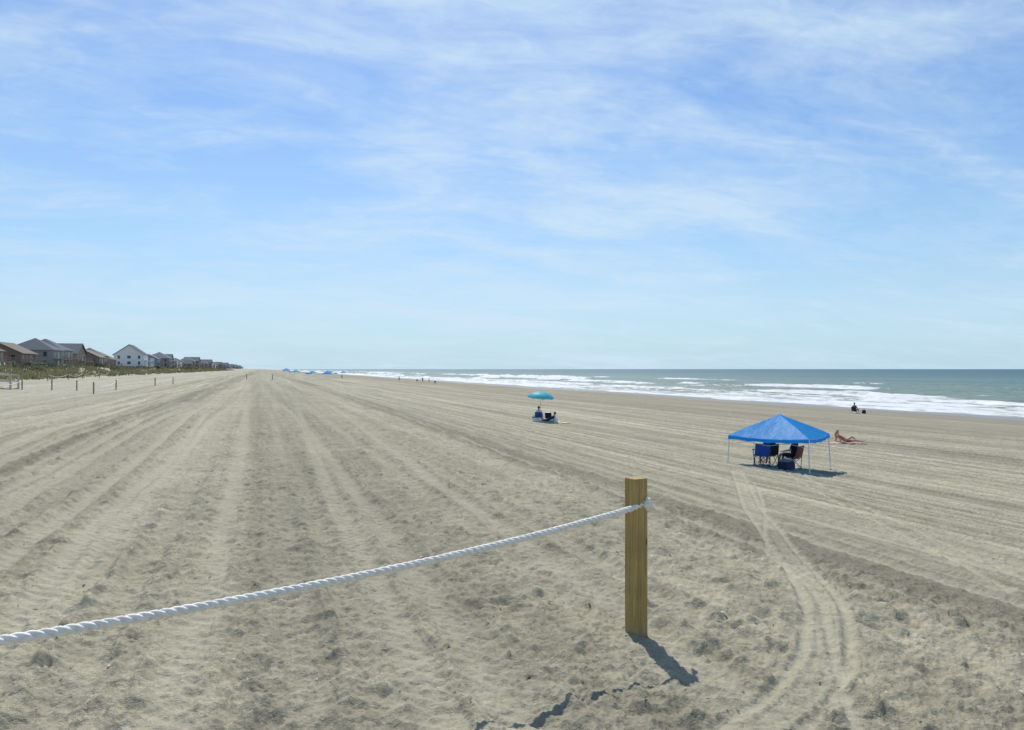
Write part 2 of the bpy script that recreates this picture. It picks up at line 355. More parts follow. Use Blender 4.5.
# ------------------------------------------------------------ rope and fence posts
def ropept(kk):
    x=.75-2.58*kk; d=4.78-2.13*kk; z=-.995+.20*(kk-.66)**2; w=c2w(x,d); return Vector((w[0],w[1],CAMZ+z))
pc=c2w(.82,4.89)
def make_rope(mb,pts,R=.0205,pitch=.125,per=10):
    pts=[Vector(p) for p in pts]
    Ls=[0]
    for a,b_ in zip(pts[:-1],pts[1:]): Ls.append(Ls[-1]+(b_-a).length)
    n=max(4,int(Ls[-1]/pitch*per*1.2)); xs=np.linspace(0,Ls[-1],n)
    P=np.stack([np.interp(xs,Ls,[p[i] for p in pts]) for i in range(3)],1)
    up=Vector((0,0,1)); fr=[]
    for i in range(n):
        t=Vector(P[min(i+1,n-1)]-P[max(i-1,0)]).normalized(); a=up-t*up.dot(t)
        if a.length<1e-3: a=Vector((1,0,0))-t*t.x
        a.normalize(); up=a; fr.append((a,t.cross(a)))
    for s_ in range(3):
        q=[]
        for i in range(n):
            th=2*math.pi*(xs[i]/pitch+s_/3); a,b_=fr[i]
            q.append(Vector(P[i])+(a*math.cos(th)+b_*math.sin(th))*R*.52)
        mb.tube(q,R*.56,7)
fence=empty('rope_fence',(0,0,0))
mb=MB(); make_rope(mb,[ropept(x) for x in np.linspace(-.012,1.36,70)],.019)
mb.build('rope',M_rope,fence,True)
p0=ropept(-.012); dv=(ropept(-.012)-ropept(.02)).normalized(); dv.z=.15; dv.normalize()
kc=p0+dv*.12; side=dv.cross(Vector((0,0,1))).normalized(); upv=side.cross(dv).normalized()
mb=MB(); pts=[p0]
for i in range(41):
    th=i/40*2*math.pi
    x=(math.sin(th)+2*math.sin(2*th))*.0125; y=(math.cos(th)-2*math.cos(2*th))*.0125; zq=-math.sin(3*th)*.017
    pts.append(kc+side*x+upv*y+dv*zq)
make_rope(mb,pts[1:],.0175,.10)
make_rope(mb,[p0-dv*.02,p0+dv*.06,kc],.0175)
make_rope(mb,[kc,kc+dv*.04+upv*.01,kc+dv*.06-upv*.02,kc+dv*.07-upv*.05],.016)
mb.build('knot',M_rope,fence,True)
def post(name,x,y,h,w,rot,parent,bury=.3,mat=None,bev=.006):
    g=gz(x,y); mb=MB(); mb.box(-w/2,w/2,-w/2,w/2,-bury,h)
    return mb.build(name,mat or M_post,parent,False,(x,y,g),rot,bev)
rd=math.atan2(ropept(0).y-ropept(1).y,ropept(0).x-ropept(1).x)
pz=gz(*pc)
hb=CAMZ-.718-pz
post('fence_post',pc[0],pc[1],hb,.107,rd-.12,fence)
e2=ropept(1.36); dl=(ropept(1.38)-ropept(1.36)); dl.z=0; dl.normalize()
post('end_post',e2.x+dl.x*.05,e2.y+dl.y*.05,1.0,.107,rd,fence)

def rope_line(pts,h=.82,w=.09):
    e=empty('rope_fence'); prev=None
    for i,(x,y) in enumerate(pts):
        post('post_%d'%(i+1),x,y,h,w,.2,e,.3,M_wood)
        p=Vector((x,y,gz(x,y)+h-.12))
        if prev is not None:
            mb=MB(); mb.tube([prev.lerp(p,t)-Vector((0,0,.3*4*t*(1-t))) for t in np.linspace(0,1,9)],.018,5); mb.build('rope_%d'%i,M_rope,e)
        prev=p
rope_line([(-18.5,54),(-18,60),(-17.5,66)])
rope_line([(-15.5,66),(-14.0,67),])
rope_line([(-10.9,57),(-11.2,67)])
rope_line([(-10.2,82),(-9.8,94)])
rope_line([(-2.2,118),(1.5,118)])
rope_line([(-22,92),(-22,101),(-22.3,110),(-22.0,119),(-22.4,128)])

# ------------------------------------------------------------ shells and weed
mb=MB()
for _ in range(620):
    d=3.3*math.exp(random.random()*1.9); t=random.uniform(-.75,.75); x,y=c2w(t*d,d); 
    hz=float(det(np.array([x]),np.array([y]),None)[0][0]); g=gz(x,y)+hz
    r_=random.uniform(.002,.007)*(1+d*.05); a0=random.random()*6; el_=random.uniform(1,2.6)
    n=6; vs=[]
    for i in range(n):
        px_=r_*(1+.5*random.random())*math.cos(i*1.047)*el_; py_=r_*math.sin(i*1.047)
        vs.append((x+px_*math.cos(a0)-py_*math.sin(a0),y+px_*math.sin(a0)+py_*math.cos(a0),g+.002+random.random()*.004))
    vs.append((x,y,g+r_*.6+.004))
    mb.mi=random.choice([0,0,1]); mb.add(vs,[(i,(i+1)%n,n) for i in range(n)])
mb.build('shell_fragments',[simple('weed_bits',(.09,.07,.045),.8),simple('shell',(.5,.46,.39),.5)])

# ------------------------------------------------------------ canopy
def canopy(name,loc,rot,side=3.04,eave=1.16,peak=2.08,val=.16,mat=None,legmat=None):
    e=empty(name,loc,rot); h=side/2; n=12; mb=MB()
    cs=[(-h,-h),(h,-h),(h,h),(-h,h)]
    for q_ in range(4):
        a=Vector(cs[q_]); b_=Vector(cs[(q_+1)%4]); vs=[]; fs=[]
        for i in range(n+1):
            f=i/n
            for j in range(n+1):
                g=j/n; e0=a.lerp(b_,g); p=e0*(1-f)
                zz_=eave+(peak-eave)*(f**.93) - .09*math.sin(math.pi*f)*math.sin(math.pi*g)*(1-f) - .07*math.sin(math.pi*g)*(1-f)**3+.012*math.sin(g*23)*(1-f)*f
                if f>.93: zz_+=.03*(f-.93)/.07
                vs.append((p.x,p.y,zz_))
        for i in range(n):
            for j in range(n):
                k_=i*(n+1)+j; fs.append((k_,k_+1,k_+n+2,k_+n+1))
        mb.add(vs,fs)
        vs=[];out=Vector(((a+b_)/2)).normalized()*.012
        for j in range(n+1):
            g=j/n; e0=a.lerp(b_,g)+out; zt=eave-.07*math.sin(math.pi*g)-.002
            vs.append((e0.x,e0.y,zt)); vs.append((e0.x+out.x*2,e0.y+out.y*2,zt-val+.03*abs(math.sin(g*math.pi*4))))
        mb.add(vs,[(2*j,2*j+1,2*j+3,2*j+2) for j in range(n)])
    mb.build('roof_fabric',mat,e,True)
    mb=MB()
    for (x,y) in cs:
        x*=.985;y*=.985
        mb.tube([(x*1.04,y*1.04,-.02),(x,y,eave-.02)],.02,6); mb.box(x*1.04-.06,x*1.04+.06,y*1.04-.06,y*1.04+.06,-.01,.015)
        mb.tube([(x,y,eave-.04),(0,0,peak-.04)],.012,5)
    for q_ in range(4):
        a=cs[q_]; b_=cs[(q_+1)%4]; a=[c_*.98 for c_ in a]; b_=[c_*.98 for c_ in b_]
        for k_ in range(2):
            p=[a[i]+(b_[i]-a[i])*k_*.5 for i in (0,1)]; q2=[a[i]+(b_[i]-a[i])*(k_+1)*.5 for i in (0,1)]
            mb.tube([(p[0],p[1],eave-.08),(q2[0],q2[1],eave-.33)],.009,4); mb.tube([(p[0],p[1],eave-.33),(q2[0],q2[1],eave-.08)],.009,4)
    mb.build('frame',legmat,e)
    return e
cx,cy=c2w(10.12,28.0); CROT=math.radians(-55)
canopy('beach_canopy',(cx,cy,gz(cx,cy)),CROT,side=2.88,eave=1.27,peak=2.02,val=.15,mat=M_blue,legmat=M_metal)

# ------------------------------------------------------------ chairs
def camp_chair(name,loc,rot,fab,low_=False):
    e=empty(name,loc,rot); sh=.42 if not low_ else .22; w=.27; bh=sh+.46
    mb=MB()
    for sx in (-1,1):
        mb.tube([(sx*w,-.25,0),(sx*w*.98,.22,sh+.02)],.011,6); mb.tube([(sx*w,.25,0),(sx*w*.98,-.24,sh)],.011,6)
        mb.tube([(sx*w,.20,0.0),(sx*w,.24,sh+.05),(sx*w*.95,.34,bh)],.012,6)
        mb.tube([(sx*w,-.25,sh-.02),(sx*(w+.02),-.24,sh+.2)],.011,6)
    for y in (-.25,.25): mb.tube([(-w,y,.02),(w,-y if low_ else y,.02)],.009,5)
    mb.tube([(-w,-.25,.03),(w,-.25,sh-.02)],.009,5); mb.tube([(w,-.25,.03),(-w,-.25,sh-.02)],.009,5)
    mb.tube([(-w*.95,.34,bh),(w*.95,.34,bh)],.012,6)
    mb.build('frame',M_dark if not low_ else M_metal,e)
    mb=MB(); n=8
    def sheet(fn):
        vs=[];fs=[]
        for i in range(n+1):
            for j in range(n+1): vs.append(fn(i/n,j/n))
        for i in range(n):
            for j in range(n): k_=i*(n+1)+j; fs.append((k_,k_+1,k_+n+2,k_+n+1))
        mb.add(vs,fs)
    sheet(lambda a,b_:((a-.5)*2*w,-.25+.47*b_,sh+.01-.05*math.sin(math.pi*a)*(.4+.6*math.sin(math.pi*b_))-.02*b_))
    sheet(lambda a,b_:((a-.5)*2*w*.97,.235+.11*b_+.03*math.sin(math.pi*a),sh+.03+(bh-sh-.02)*b_))
    for sx in (-1,1): sheet(lambda a,b_:(sx*(w+.01)+(a-.5)*.09,-.25+.5*b_,sh+.21-.01*math.sin(math.pi*b_)))
    mb.build('fabric',fab,e,True)
    return e

# ------------------------------------------------------------ people
POSES={}
POSES['chair']=dict(pel=(0,0,.50),spi=(0,.05,.66),che=(0,.10,.86),nec=(0,.10,1.03),hd=(0,.08,1.15),
 sh=(.165,.10,.95),el=(.25,.02,.72),wr=(.24,-.20,.68),hip=(.085,-.01,.49),kn=(.14,-.42,.53),an=(.13,-.50,.10),to=(.14,-.66,.035))
POSES['lowchair']=dict(pel=(0,0,.31),spi=(0,.07,.46),che=(0,.15,.66),nec=(0,.17,.83),hd=(0,.15,.95),
 sh=(.165,.15,.75),el=(.26,.02,.53),wr=(.20,-.20,.45),hip=(.085,-.01,.30),kn=(.14,-.40,.42),an=(.13,-.72,.09),to=(.14,-.83,.16))
POSES['recline']=dict(pel=(0,0,.12),spi=(0,.17,.19),che=(0,.35,.32),nec=(0,.47,.44),hd=(0,.53,.55),
 sh=(.17,.42,.36),el=(.24,.50,.08),wr=(.20,.26,.05),hip=(.085,-.06,.11),kn=(.10,-.50,.13),an=(.10,-.93,.08),to=(.12,-1.02,.18))
POSES['walk']=dict(pel=(0,0,.92),spi=(0,0,1.08),che=(0,-.02,1.27),nec=(0,-.02,1.44),hd=(0,-.05,1.56),
 sh=(.175,-.02,1.37),el=(.23,.0,1.1),wr=(.22,-.08,.87),hip=(.09,0,.88),kn=(.09,-.05,.48),an=(.09,.02,.09),to=(.10,-.13,.03))
def person(name,loc,rot,pose,skin,top,bottom,hair,parent=None,asym=None,bare=False,longhair=False):
    P=POSES[pose]; e=empty(name,loc,rot)
    if parent: e.parent=parent
    V=[];E=[];Rr=[];tag=[]
    def vtx(p,r_,t): V.append(tuple(p)); Rr.append(r_); tag.append(t); return len(V)-1
    pel=vtx(P['pel'],(.145,.115),'b'); spi=vtx(P['spi'],(.125,.10),'t' if not bare else 's'); che=vtx(P['che'],(.150,.115),'t'); nec=vtx(P['nec'],(.055,.055),'s'); hd=vtx(P['hd'],(.06,.06),'s')
    E+=[(pel,spi),(spi,che),(che,nec),(nec,hd)]
    asym=asym or {}
    for sx,sn in ((1,'l'),(-1,'r')):
        g=lambda kk:(lambda q:(sx*q[0],q[1],q[2]))(asym.get(kk+sn,P[kk]))
        a=vtx(g('sh'),(.065,.062),'t'); b_=vtx(g('el'),(.042,.042),'s'); c_=vtx(g('wr'),(.028,.026),'s')
        up_=Vector(g('sh')).lerp(Vector(g('el')),.5); mid=vtx(up_,(.054,.052),'t' if not bare else 's')
        E+=[(che,a),(a,mid),(mid,b_),(b_,c_)]
        h_=vtx(g('hip'),(.095,.09),'b'); k_=vtx(g('kn'),(.060,.058),'s'); th=vtx(Vector(g('hip')).lerp(Vector(g('kn')),.5),(.082,.08),'b' if not bare else 's')
        cf=vtx(Vector(g('kn')).lerp(Vector(g('an')),.35),(.056,.055),'s'); n_=vtx(g('an'),(.036,.036),'s'); t_=vtx(g('to'),(.036,.024),'s')
        E+=[(pel,h_),(h_,th),(th,k_),(k_,cf),(cf,n_),(n_,t_)]
        w=Vector(g('wr')); fd=(w-Vector(g('el'))).normalized(); sd=fd.cross(Vector((0,0,1)))
        if sd.length<.1: sd=Vector((0,1,0))
        sd.normalize(); dn=fd.cross(sd).normalized()
        if dn.z>0: dn=-dn
        pm=vtx(w+fd*.06,(.033,.016),'s'); E.append((c_,pm))
        for fi,(o,l) in enumerate(((-.027,.068),(-.009,.078),(.009,.073),(.026,.056))):
            r0=vtx(w+fd*.085+sd*o,(.0095,.009),'s'); r1=vtx(w+fd*(.085+l*.5)+sd*o*1.15+dn*.008,(.0085,.0085),'s'); r2=vtx(w+fd*(.085+l*.9)+sd*o*1.2+dn*.028,(.007,.007),'s'); E+=[(pm,r0),(r0,r1),(r1,r2)]
        o=-sx*.03
        r0=vtx(w+fd*.035+sd*o,(.011,.011),'s'); r1=vtx(w+fd*.07+sd*o*1.8+dn*.008,(.009,.009),'s'); r2=vtx(w+fd*.095+sd*o*1.9+dn*.015,(.008,.008),'s'); E+=[(pm,r0),(r0,r1),(r1,r2)]
    me=bpy.data.meshes.new('tmp'); me.from_pydata(V,E,[]); ob=bpy.data.objects.new('tmp',me); COL.objects.link(ob)
    md=ob.modifiers.new('s','SKIN'); md.use_smooth_shade=True
    for i,sv in enumerate(me.skin_vertices[0].data): sv.radius=Rr[i]; sv.use_root=(i==0)
    sb=ob.modifiers.new('ss','SUBSURF'); sb.levels=1; sb.render_levels=1
    dg=bpy.context.evaluated_depsgraph_get(); dg.update(); nm=bpy.data.meshes.new_from_object(ob.evaluated_get(dg))
    bpy.data.objects.remove(ob)
    nm.materials.clear()
    for mm in (skin,top,bottom): nm.materials.append(mm)
    pts=[];tg=[]
    for a,b_ in E:
        for t in (0,.25,.5,.75,1):
            pts.append([V[a][i]*(1-t)+V[b_][i]*t for i in range(3)]); tg.append(tag[a] if t<=.5 else tag[b_])
    pts=np.array(pts); 
    ix={'s':0,'t':1,'b':2}
    for p in nm.polygons:
        c_=np.array(p.center); p.material_index=ix[tg[int(((pts-c_)**2).sum(1).argmin())]]; p.use_smooth=True
    bo=bpy.data.objects.new('body',nm); COL.objects.link(bo); bo.parent=e
    mb=MB(); hc=Vector(P['hd'])+Vector((0,-.012,.05)); nu,nv=20,14
    def headpt(th,ph,sc=1.):
        x=math.sin(ph)*math.cos(th); y=math.sin(ph)*math.sin(th); z_=math.cos(ph)
        px=x*.074; py=y*.094; pz_=z_*.115
        if z_<0: px*=1-.25*z_*z_; 
        if y<-.5:
            nz=math.exp(-((x/.14)**2+((z_+.12)/.17)**2)); py-=.024*nz
            ey=math.exp(-(((abs(x)-.38)/.16)**2+((z_-.08)/.1)**2)); py+=.010*ey
            mo=math.exp(-((x/.3)**2+((z_+.5)/.05)**2)); py+=.006*mo
            ch=math.exp(-((x/.3)**2+((z_+.85)/.2)**2)); py-=.012*ch
        return hc+Vector((px,py,pz_))*sc
    vs=[];fs=[]
    for i in range(nv+1):
        for j in range(nu): vs.append(headpt(2*math.pi*j/nu,math.pi*i/nv))
    for i in range(nv):
        for j in range(nu): fs.append((i*nu+j,(i+1)*nu+j,(i+1)*nu+(j+1)%nu,i*nu+(j+1)%nu))
    mb.add(vs,fs)
    for sx in (-1,1):
        c_=hc+Vector((sx*.075,.005,-.005)); mb.tube([c_+Vector((0,0,-.03)),c_+Vector((sx*.012,.006,0)),c_+Vector((sx*.008,.008,.03))],[.008,.012,.008],6)
    mb.mi=1
    fs=[]
    vs=[]
    for i in range(nv+1):
        for j in range(nu):
            p=headpt(2*math.pi*j/nu,math.pi*i/nv); vs.append(hc+(p-hc)*1.09)
    for i in range(nv):
        for j in range(nu):
            th=2*math.pi*(j+.5)/nu; ph=math.pi*(i+.5)/nv; front=-math.sin(th)
            if ph<(.9 if front>.35 else (1.6 if front>-.2 else 2.2)): fs.append((i*nu+j,(i+1)*nu+j,(i+1)*nu+(j+1)%nu,i*nu+(j+1)%nu))
    mb.add(vs,fs)
    if longhair: mb.tube([hc+Vector((0,.06,.03)),hc+Vector((0,.10,-.08)),hc+Vector((0,.11,-.2)),hc+Vector((0,.10,-.3))],[.06,.06,.05,.02],8)
    mb.mi=2
    for sx in (-1,1):
        c_=hc+Vector((sx*.028,-.079,.008)); mb.tube([c_,c_+Vector((0,-.006,0))],[.011,.006],6)
    mb.mi=3; c_=hc+Vector((0,-.083,-.058)); mb.tube([c_+Vector((-.02,.003,0)),c_+Vector((0,-.003,-.002)),c_+Vector((.02,.003,0))],[.003,.006,.003],5)
    mb.build('head',[skin,hair,M_dark,M_lips],e,True)
    return e
M_lips=simple('lips',(.4,.14,.12))
navy=simple('navy_cloth',(.02,.03,.08),.9); black=simple('black_cloth',(.02,.02,.022),.9); redc=simple('red_cloth',(.38,.04,.04),.9)
whitec=simple('white_cloth',(.7,.7,.7),.9); pinkc=simple('coral_swimsuit',(.50,.12,.12),.8); greyc=simple('grey_cloth',(.2,.21,.23),.9)

def place(px,pd): x,y=c2w(px,pd); return (x,y,gz(x,y))
for (dx,dd,rot,fab,pers) in ((-.72,-.35,math.radians(150),M_chblue,None),(-.22,.35,math.radians(165),M_chblk,(M_skin2,black,navy,M_hair)),(.58,.05,math.radians(205),M_chred,(M_skin,black,black,M_hair))):
    l=place(10.05+dx,28+dd)
    camp_chair('camp_chair',l,rot,fab)
    if pers: person('seated_person',l,rot,'chair',*pers)
def cooler(loc,rot,body,lid):
    e=empty('cool_box',loc,rot); mb=MB(); mb.box(-.28,.28,-.18,.18,0,.3); mb.build('body',body,e,bevel=.025)
    mb=MB(); mb.box(-.29,.29,-.19,.19,.303,.36); mb.build('lid',lid,e,bevel=.02)
    mb=MB(); mb.tube([(-.3,-.0,.25),(-.34,0,.3),(-.34,0,.42),(.34,0,.42),(.34,0,.3),(.3,0,.25)],.012,6); mb.build('handle',lid,e)
cooler(place(10.15,27.4),.4,navy,greyc)
def bag(loc,mat,s=1.):
    mb=MB(); vs=[];fs=[];n=14
    for i in range(8):
        f=i/7; w=(.22+.05*math.sin(f*3))*(1-.25*f)*s
        for j in range(n):
            a=j/n*6.283; vs.append((w*math.cos(a)*(1+.08*math.sin(a*3)),w*.55*math.sin(a),f*.34*s))
    for i in range(7):
        for j in range(n): fs.append((i*n+j,i*n+(j+1)%n,(i+1)*n+(j+1)%n,(i+1)*n+j))
    fs.append(tuple(7*n+j for j in range(n))); mb.add(vs,fs)
    mb.tube([(-.1*s,0,.33*s),(-.07*s,0,.5*s),(.07*s,0,.5*s),(.1*s,0,.33*s)],.012,5)
    return mb.build('beach_bag',mat,None,True,loc,random.random()*3)
bag(place(10.5,27.8),redc,.8); 
# ------------------------------------------------------------ umbrella
def umbrella(name,loc,rot,R,hgt,mat,tilt=.12):
    e=empty(name,loc,rot); mb=MB(); n=8; sub=6; rings=8; vs=[];fs=[]
    T=Matrix.Translation((0,0,hgt))@Matrix.Rotation(tilt,4,'X')
    tot=n*sub
    for i in range(rings+1):
        f=i/rings
        for j in range(tot):
            a=j/tot*2*math.pi; w=(j%sub)/sub; sc=math.sin(math.pi*w)
            rr=R*math.sin(f*1.25)/math.sin(1.25)*(1-.05*sc*f); z_=-R*.40*(1-math.cos(f*1.25))/(1-math.cos(1.25))+.03*sc*f*f*R
            vs.append(T@Vector((rr*math.cos(a),rr*math.sin(a),z_)))
    for i in range(rings):
        for j in range(tot): fs.append((i*tot+j,(i+1)*tot+j,(i+1)*tot+(j+1)%tot,i*tot+(j+1)%tot))
    mb.add(vs,fs)
    o=rings*tot; vv=[]
    for j in range(tot):
        p=Vector(vs[o+j]); vv.append(p+Vector((0,0,-.002))); vv.append(p+Vector((0,0,-.10-.02*math.cos(j*2.1))))
    mb.add(vv,[(2*j,2*j+1,(2*j+3)%(2*tot),(2*j+2)%(2*tot)) for j in range(tot)])
    mb.build('fabric',mat,e,True)
    mb=MB(); top=T@Vector((0,0,.08)); mid=T@Vector((0,0,-.75))
    mb.tube([(mid.x,mid.y,-.1),(mid.x,mid.y,hgt-.8),mid,top],.02,8)
    for k_ in range(n):
        a=k_/n*2*math.pi; mb.tube([T@Vector((0,0,-.03)),T@Vector((R*.6*math.cos(a),R*.6*math.sin(a),-R*.16)),T@Vector((R*.97*math.cos(a),R*.97*math.sin(a),-R*.41))],.005,4)
        mb.tube([T@Vector((0,0,-.45)),T@Vector((R*.6*math.cos(a),R*.6*math.sin(a),-R*.16))],.005,4)
    mb.build('pole',M_white,e)
    return e
umbrella('beach_umbrella',place(2.1,53),.6,.95,2.15,M_teal,.10)
def towel(loc,rot,mat,l=1.8,w=.85):
    mb=MB(); n=14; vs=[];fs=[]
    for i in range(n+1):
        for j in range(n//2+1):
            vs.append(((i/n-.5)*l,(j/(n//2)-.5)*w,.03+.012*math.sin(i*1.7+j)+.008*math.sin(j*2.3)))
    k_=n//2+1
    for i in range(n):
        for j in range(n//2): fs.append((i*k_+j,(i+1)*k_+j,(i+1)*k_+j+1,i*k_+j+1))
    mb.add(vs,fs); o=mb.build('beach_towel',mat,None,True,loc,rot)
    s_=o.modifiers.new('t','SOLIDIFY'); s_.thickness=.012
    return o
YAW=-math.atan2(SY,CY)
towel(place(3.35,52),.0,cloth('green_towel',(.42,.55,.08),.1),1.3,.9)
towel(place(2.5,52.6),YAW,cloth('white_towel',(.6,.62,.66),.1),2.0,.9)
l=place(2.55,52.6); l=(l[0],l[1],l[2]+.03)
person('reclining_person',l,YAW-math.radians(75),'recline',M_skin2,navy,navy,M_hair)
for (x,d,rot,fab,pp) in ((1.95,53.1,2.6,M_chblue,(M_skin,whitec,navy,M_hair)),):
    l=place(x,d); camp_chair('beach_chair',l,rot,fab,True)
    if pp: person('seated_person',l,rot,'lowchair',*pp)
camp_chair('beach_chair',place(2.75,53.4),2.3,M_chblk,True)
cooler(place(1.75,52.2),.3,M_white,navy); bag(place(3.1,52.3),whitec,1.1)

# sunbather
l=place(18.2,40.3); towel(l,YAW,cloth('pink_towel',(.55,.36,.30),.1),2.0,.9)
l=(l[0],l[1],l[2]+.03)
person('sunbather',l,YAW+math.radians(98),'recline',M_skin,pinkc,pinkc,M_hairb,bare=True,asym={'knl':(.12,-.40,.33),'anl':(.12,-.74,.07),'tol':(.13,-.87,.05)},longhair=True)
l=place(35.7,77); camp_chair('beach_chair',l,2.0,M_chblk,True); person('seated_person',l,2.0,'lowchair',M_skin2,black,navy,M_hair)
bag(place(36.45,76.6),black,1.1)
for x,d,rot,c_ in ((-29,240,.4,(M_skin,black,navy,M_hair)),(-26.5,236,1.2,(M_skin,redc,black,M_hair)),(-40,262,2.4,(M_skin,navy,greyc,M_hair)),(-69,300,.2,(M_skin,black,black,M_hair))):
    person('walking_person',place(x,d),rot,'walk',*c_,asym={'knl':(.09,-.16,.5),'anl':(.09,-.2,.1),'tol':(.1,-.36,.06),'anr':(.09,.24,.14),'tor':(.1,.12,.03),'wrl':(.23,.1,.9),'wrr':(.23,-.22,.92)})
for x,d in ((-23,222),(-33,258)):
    camp_chair('beach_chair',place(x,d),2.5,M_chblk)
for i,(x,y) in enumerate(((10.1,342),(15.5,371),(17.7,308),(24.2,390),(25.8,317),(39.3,428),(51.6,507),(49.1,574),(18.8,541))):
    l=(x,y,gz(x,y))
    if i%3!=2: canopy('beach_canopy',l,random.random(),eave=2.1,peak=3.1,mat=M_blue if i%2==0 else M_teal,legmat=M_metal)
    else: umbrella('beach_umbrella',l,0,1.3,2.3,M_teal if i%2 else M_blue)

# ------------------------------------------------------------ houses
glass,nt,b=newmat('window_glass'); b.inputs['Base Color'].default_value=(.04,.055,.07,1); b.inputs['Roughness'].default_value=.12
def siding(name,col):
    m,nt,b=newmat(name); pos=nt.nodes.new('ShaderNodeTexCoord').outputs['Object']
    w=nt.nodes.new('ShaderNodeTexWave'); w.bands_direction='Z'; w.inputs['Scale'].default_value=1.6; w.wave_profile='SAW'; L(nt,pos,w.inputs['Vector'])
    c=mixc(nt,.25,(col[0],col[1],col[2]),ramp(nt,noise(nt,pos,.8,5),[(.3,.35),(.7,.65)]),'OVERLAY')
    L(nt,c,b.inputs['Base Color']); b.inputs['Roughness'].default_value=.8
    bn=nt.nodes.new('ShaderNodeBump'); bn.inputs['Distance'].default_value=.02; L(nt,w.outputs['Fac'],bn.inputs['Height']); L(nt,bn.outputs[0],b.inputs['Normal']); return m
SID=[siding('tan_siding',(.30,.25,.19)),siding('grey_siding',(.28,.29,.29)),siding('white_siding',(.74,.75,.74)),siding('brown_siding',(.24,.185,.135)),siding('blue_siding',(.25,.33,.40))]
ROOF=[simple('brown_shingles',(.15,.125,.105),.9,.25,3),simple('grey_shingles',(.14,.155,.165),.9,.25,3),simple('dark_shingles',(.08,.10,.12),.9,.25,3)]
protos={}
def house_meshes(W,Dp,fl,roof,stilt,dormer):
    key=(W,Dp,fl,roof,stilt,dormer)
    if key in protos: return protos[key]
    out={}
    z0=stilt; z1=stilt+2.75*fl; hx=Dp/2; hy=W/2
    wl=MB(); wl.box(-hx,hx,-hy,hy,z0,z1)
    pitch=.42
    rf=MB(); ov=.6; th=.18
    if roof=='gable':
        rh=hy*pitch*1.2
        wl.add([(-hx,-hy,z1+.002),(-hx,hy,z1+.002),(-hx,0,z1+rh),(hx,-hy,z1+.002),(hx,hy,z1+.002),(hx,0,z1+rh)],[(0,2,1),(3,4,5)])
        for sy in (-1,1):
            e_=ov*rh/hy
            a=[(-hx-ov,sy*(hy+ov),z1-e_),(hx+ov,sy*(hy+ov),z1-e_),(hx+ov,0,z1+rh),(-hx-ov,0,z1+rh)]
            t_=[(p[0],p[1],p[2]+th+.02) for p in a]; a=[(p[0],p[1],p[2]+.02) for p in a]
            rf.add(a+t_,[(0,1,2,3),(4,5,6,7),(0,1,5,4),(1,2,6,5),(2,3,7,6),(3,0,4,7)])
    elif roof=='side':
        rh=hx*pitch*(1.7 if dormer=='steep' else 1.2)
        wl.add([(-hx,-hy,z1+.002),(hx,-hy,z1+.002),(0,-hy,z1+rh),(-hx,hy,z1+.002),(hx,hy,z1+.002),(0,hy,z1+rh)],[(0,1,2),(3,5,4)])
        for sx in (-1,1):
            e_=ov*rh/hx
            a=[(sx*(hx+ov),-hy-ov,z1-e_),(sx*(hx+ov),hy+ov,z1-e_),(0,hy+ov,z1+rh),(0,-hy-ov,z1+rh)]
            t_=[(p[0],p[1],p[2]+th+.02) for p in a]; a=[(p[0],p[1],p[2]+.02) for p in a]
            rf.add(a+t_,[(0,1,2,3),(4,5,6,7),(0,1,5,4),(1,2,6,5),(2,3,7,6),(3,0,4,7)])
    else:
        rh=min(hx,hy)*.62; r_=abs(hy-hx); 
        if hy>=hx: rid=[(0,-r_,z1+rh),(0,r_,z1+rh)]
        else: rid=[(-r_,0,z1+rh),(r_,0,z1+rh)]
        X_=hx+ov; Y_=hy+ov; b4=[(-X_,-Y_,z1+.02),(X_,-Y_,z1+.02),(X_,Y_,z1+.02),(-X_,Y_,z1+.02)]
        vs=b4+rid
        if hy>=hx: rf.add(vs,[(0,1,4),(1,2,5,4),(2,3,5),(3,0,4,5),(0,3,2,1)])
        else: rf.add(vs,[(0,1,5,4),(1,2,5),(2,3,4,5),(3,0,4),(0,3,2,1)])
    wn=MB(); fr=MB()
    def win(face,c_,z_,w,h):
        if face=='x': 
            fr.box(hx,hx+.05,c_-w/2-.1,c_+w/2+.1,z_-.1,z_+h+.1); wn.box(hx+.053,hx+.07,c_-w/2,c_+w/2,z_,z_+h); fr.box(hx+.073,hx+.09,c_-.03,c_+.03,z_,z_+h)
        else:
            fr.box(c_-w/2-.1,c_+w/2+.1,-hy-.05,-hy,z_-.1,z_+h+.1); wn.box(c_-w/2,c_+w/2,-hy-.07,-hy-.053,z_,z_+h); fr.box(c_-w/2,c_+w/2,-hy-.09,-hy-.073,z_+h/2-.03,z_+h/2+.03)
    for f in range(fl):
        zb=z0+2.75*f
        nw=max(2,int(W/3.4))
        for i in range(nw):
            c_=-hy+W*(i+.5)/nw
            if i==nw//2: win('x',c_,zb+.1,1.9,2.1)
            else: win('x',c_,zb+.85,1.1,1.3)
        ny=max(2,int(Dp/3.5))
        for i in range(ny):
            c_=-hx+Dp*(i+.5)/ny; win('y',c_,zb+(.9 if i%2 else .75),.95+.5*(i%2),1.25+.2*((i+1)%2))
    dk=MB()
